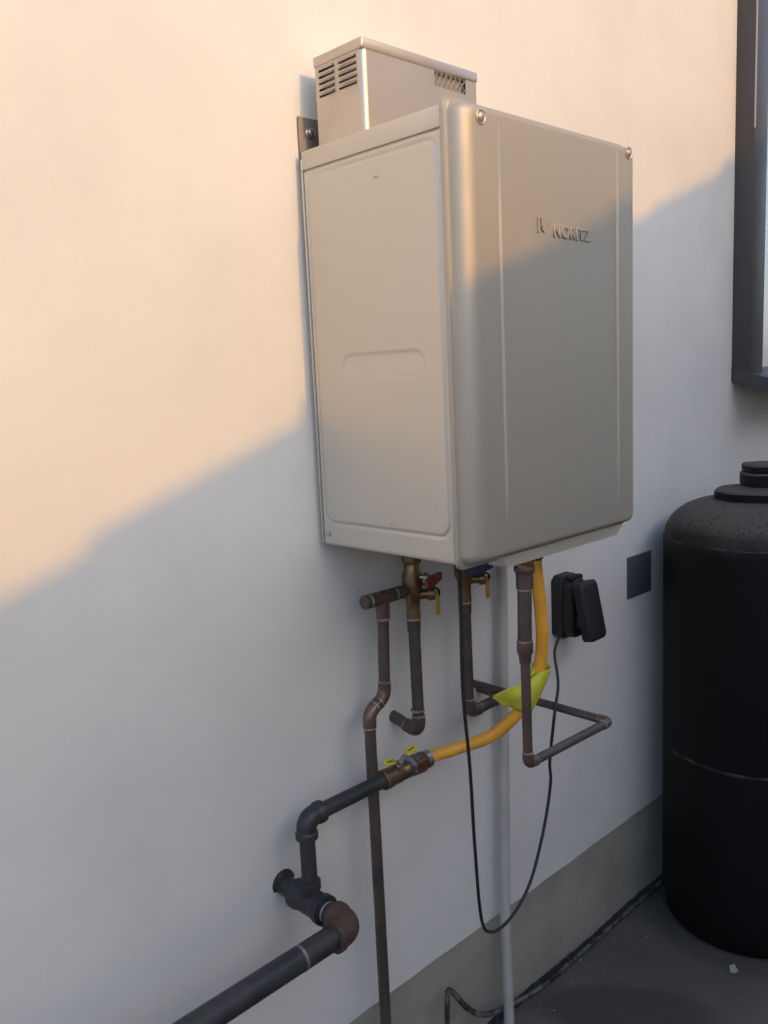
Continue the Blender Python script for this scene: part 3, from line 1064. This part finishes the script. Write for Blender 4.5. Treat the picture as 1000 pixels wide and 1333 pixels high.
pl = thing('cover_plate', 'flat slate grey blank wall plate beside the black tank', 'wall plate')
box('plate', (1.027, -.005, -.324), (1.146, 0.0005, -.212), 'plate', pl, .0018)
for z in (-.226, -.310):
    lathe('screw', [(0, .003), (.0008, .003), (.0010, .0018)], (1.0865, -.005, z), (0, -1, 0), 'plate', pl, 12)

# ------------------------------------------------------------ window at the right edge
def window():
    t = thing('window', 'dark metal framed window with a sloping sill at the right of the wall', 'window')
    xj, zb, zt = 1.628, .235, 1.75
    x2 = 2.75
    def jamb(xa, xb):
        # box projecting 56 mm from the wall with a stepped front
        j = box('jamb', (xa, -.056, zb+.004), (xb, .02, zt-.004), 'frame', t, .002)
        return j
    j1 = jamb(xj, xj+.088)
    jamb(x2-.078, x2)
    box('edge_highlight', (xj-.0012, -.0575, .93), (xj+.003, -.054, zt-.01), 'edge_highlight', j1)  # pale strip painting the sunlit corner highlight, ends where the shadow starts
    box('head', (xj, -.060, zt-.07), (x2, .02, zt), 'frame', t, .002)
    # sloping sill
    V = []
    prof = [(.01, .262), (-.150, .217), (-.150, .178), (.01, .224)]
    for x in (xj-.002, x2+.002):
        V += [(x, y, z) for y, z in prof]
    link('sill', pyd('sill', V, [(0, 1, 2, 3), (7, 6, 5, 4), (0, 4, 5, 1), (1, 5, 6, 2), (2, 6, 7, 3), (3, 7, 4, 0)]), 'frame', t, smooth=False)
    box('glass_pane', (xj+.0885, -.018, .25), (x2-.0785, -.012, zt-.072), 'glass', t)
    box('pane_backing', (xj+.0885, -.004, .25), (x2-.0785, -.001, zt-.072), 'pane_backing', t)  # pale sheet added behind the glass so the pane looks light
window()

# ------------------------------------------------------------ black tank
def tank():
    cx, cy, r = 1.235, -.245, .223
    t = thing('storage_tank', 'tall black round tank with a dusty shoulder standing against the wall at right', 'tank')
    z = GZ
    prof = [(0.003, r-.018), (.012, r-.012), (.05, r-.006), (.075, r-.001), (.10, r), (.47, r), (.485, r-.0015), (.50, r-.0015), (.515, r), (1.02, r+.001), (1.045, r+.0015),
            (1.055, r-.002), (1.075, r-.006), (1.095, r-.016), (1.112, r-.032), (1.126, r-.052), (1.137, r-.078), (1.144, r-.105), (1.147, r-.140), (1.148, .02)]
    lathe('body', prof, (cx, cy, z), (0, 0, 1), 'tank', t, 96)
    # weld seams
    for zz, k in ((GZ+.492, 1.0), (GZ+1.050, .6)):
        pts = []
        n = 120
        rng = random.Random(int(zz*100))
        V, F = [], []
        for i in range(n):
            a = 2*math.pi*i/n
            dz = .0015*math.sin(a*5)+rng.uniform(-.0006, .0006)
            for (dr, h) in ((0, -.004*k), (.0016*k, -.0012), (.0016*k, .0012), (0, .004*k)):
                rr = r - .0002 + dr + (-.0002)
                V.append((cx+rr*math.cos(a), cy+rr*math.sin(a), zz+h+dz))
        for i in range(n):
            for q in range(3):
                a, b = i*4+q, ((i+1) % n)*4+q
                F.append((a, b, b+1, a+1))
        link('seam', pyd('seam', V, F), 'tank_seal', t)
    # lid plate: round-cornered, then the raised cap
    def polyplate(name, rad, nside, z0, z1, rot, ox=0, oy=0):
        L = []
        for (rr, zz) in ((rad-.003, z0), (rad, z0+.003), (rad, z1-.005), (rad-.005, z1), (.004, z1+.002)):
            loop = []
            for k in range(nside*6):
                a = 2*math.pi*k/(nside*6)
                # rounded polygon radius
                s = ((a+math.pi/nside) % (2*math.pi/nside)) - math.pi/nside
                pr = 1/max(math.cos(s), .01)
                loop.append((cx+ox+rr*(.45*pr+.55)*math.cos(a+rot), cy+oy+rr*(.45*pr+.55)*math.sin(a+rot), zz))
            L.append(loop)
        return link(name, loops_surface(L, True, True, name), 'tank', t)
    polyplate('lid', .097, 8, -.068, -.040, .2)
    polyplate('neck', .060, 4, -.039, -.004, .75, .062, .0)
    polyplate('cap', .056, 4, -.003, .018, .75, .062, .0)
tank()

# flexible conduit lying along the foot of the wall and turning down at its left end
def conduit():
    P = [(.212, -.060, -1.070), (.222, -.055, -1.045), (.240, -.040, -1.010), (.257, -.030, -1.003), (.285, -.024, -1.035), (.320, -.022, -1.085), (.360, -.021, -1.125), (.410, -.020, -1.153),
         (.50, -.019, -1.178), (.60, -.018, -1.196), (.72, -.016, -1.200), (.90, -.015, -1.201), (1.05, -.014, -1.201), (1.25, -.014, -1.201), (1.6, -.014, -1.201)]
    pts = catmull(P, 60)
    L = 0; rr = []
    for i, p in enumerate(pts):
        if i: L += (p-pts[i-1]).length
        rr.append(.0056 + .0010*math.sin(L*2*math.pi/.0075))
    o = tube('flexible_conduit', pts, rr, 'flex', None, 14)
    tagit(o, 'dirty grey ribbed conduit along the foot of the wall, arching up at its left end', 'conduit')
conduit()

# small pale scrap on the ground in front of the tank
def scrap():
    V = []
    for j in range(5):
        for i in range(4):
            u, v = i/3-.5, j/4-.5
            w = 1-abs(v)*1.1
            V.append((.972+u*.016*w+v*.022, -.325+v*.020-u*.010, GZ+.004+.006*(v*v*4)+.003*math.sin(u*5)))
    F = [(j*4+i, j*4+i+1, j*4+i+5, j*4+i+4) for j in range(4) for i in range(3)]
    o = link('paper_scrap', pyd('paper_scrap', V, F), 'paper')
    md = o.modifiers.new('t', 'SOLIDIFY'); md.thickness = .0008
    tagit(o, 'tiny pale curled scrap on the ground in front of the black tank', 'litter')
scrap()

# loose grit and crumbs of stucco scattered along the foot of the wall
def grit():
    rng = random.Random(11)
    V, F = [], []
    for i in range(520):
        x = rng.uniform(-.2, 1.6)
        y = -abs(rng.gauss(0, .05)) - .004 if i < 360 else -rng.uniform(.02, .75)
        r = rng.uniform(.0006, .0022) if rng.random() < .93 else rng.uniform(.002, .0038)
        c = Vector((x, y, GZ + r*.5))
        b = len(V)
        for d in ((1, 0, 0), (0, 1, 0), (-1, 0, 0), (0, -1, 0), (0, 0, 1), (0, 0, -1)):
            V.append(c + Vector(d)*r*rng.uniform(.6, 1.3))
        for k in range(4):
            F.append((b+k, b+(k+1) % 4, b+4))
            F.append((b+(k+1) % 4, b+k, b+5))
    o = link('grit', pyd('grit', V, F), 'grit', smooth=False)
    tagit(o, 'fine pale grit scattered on the ground along the wall', 'grit', kind='stuff')
grit()
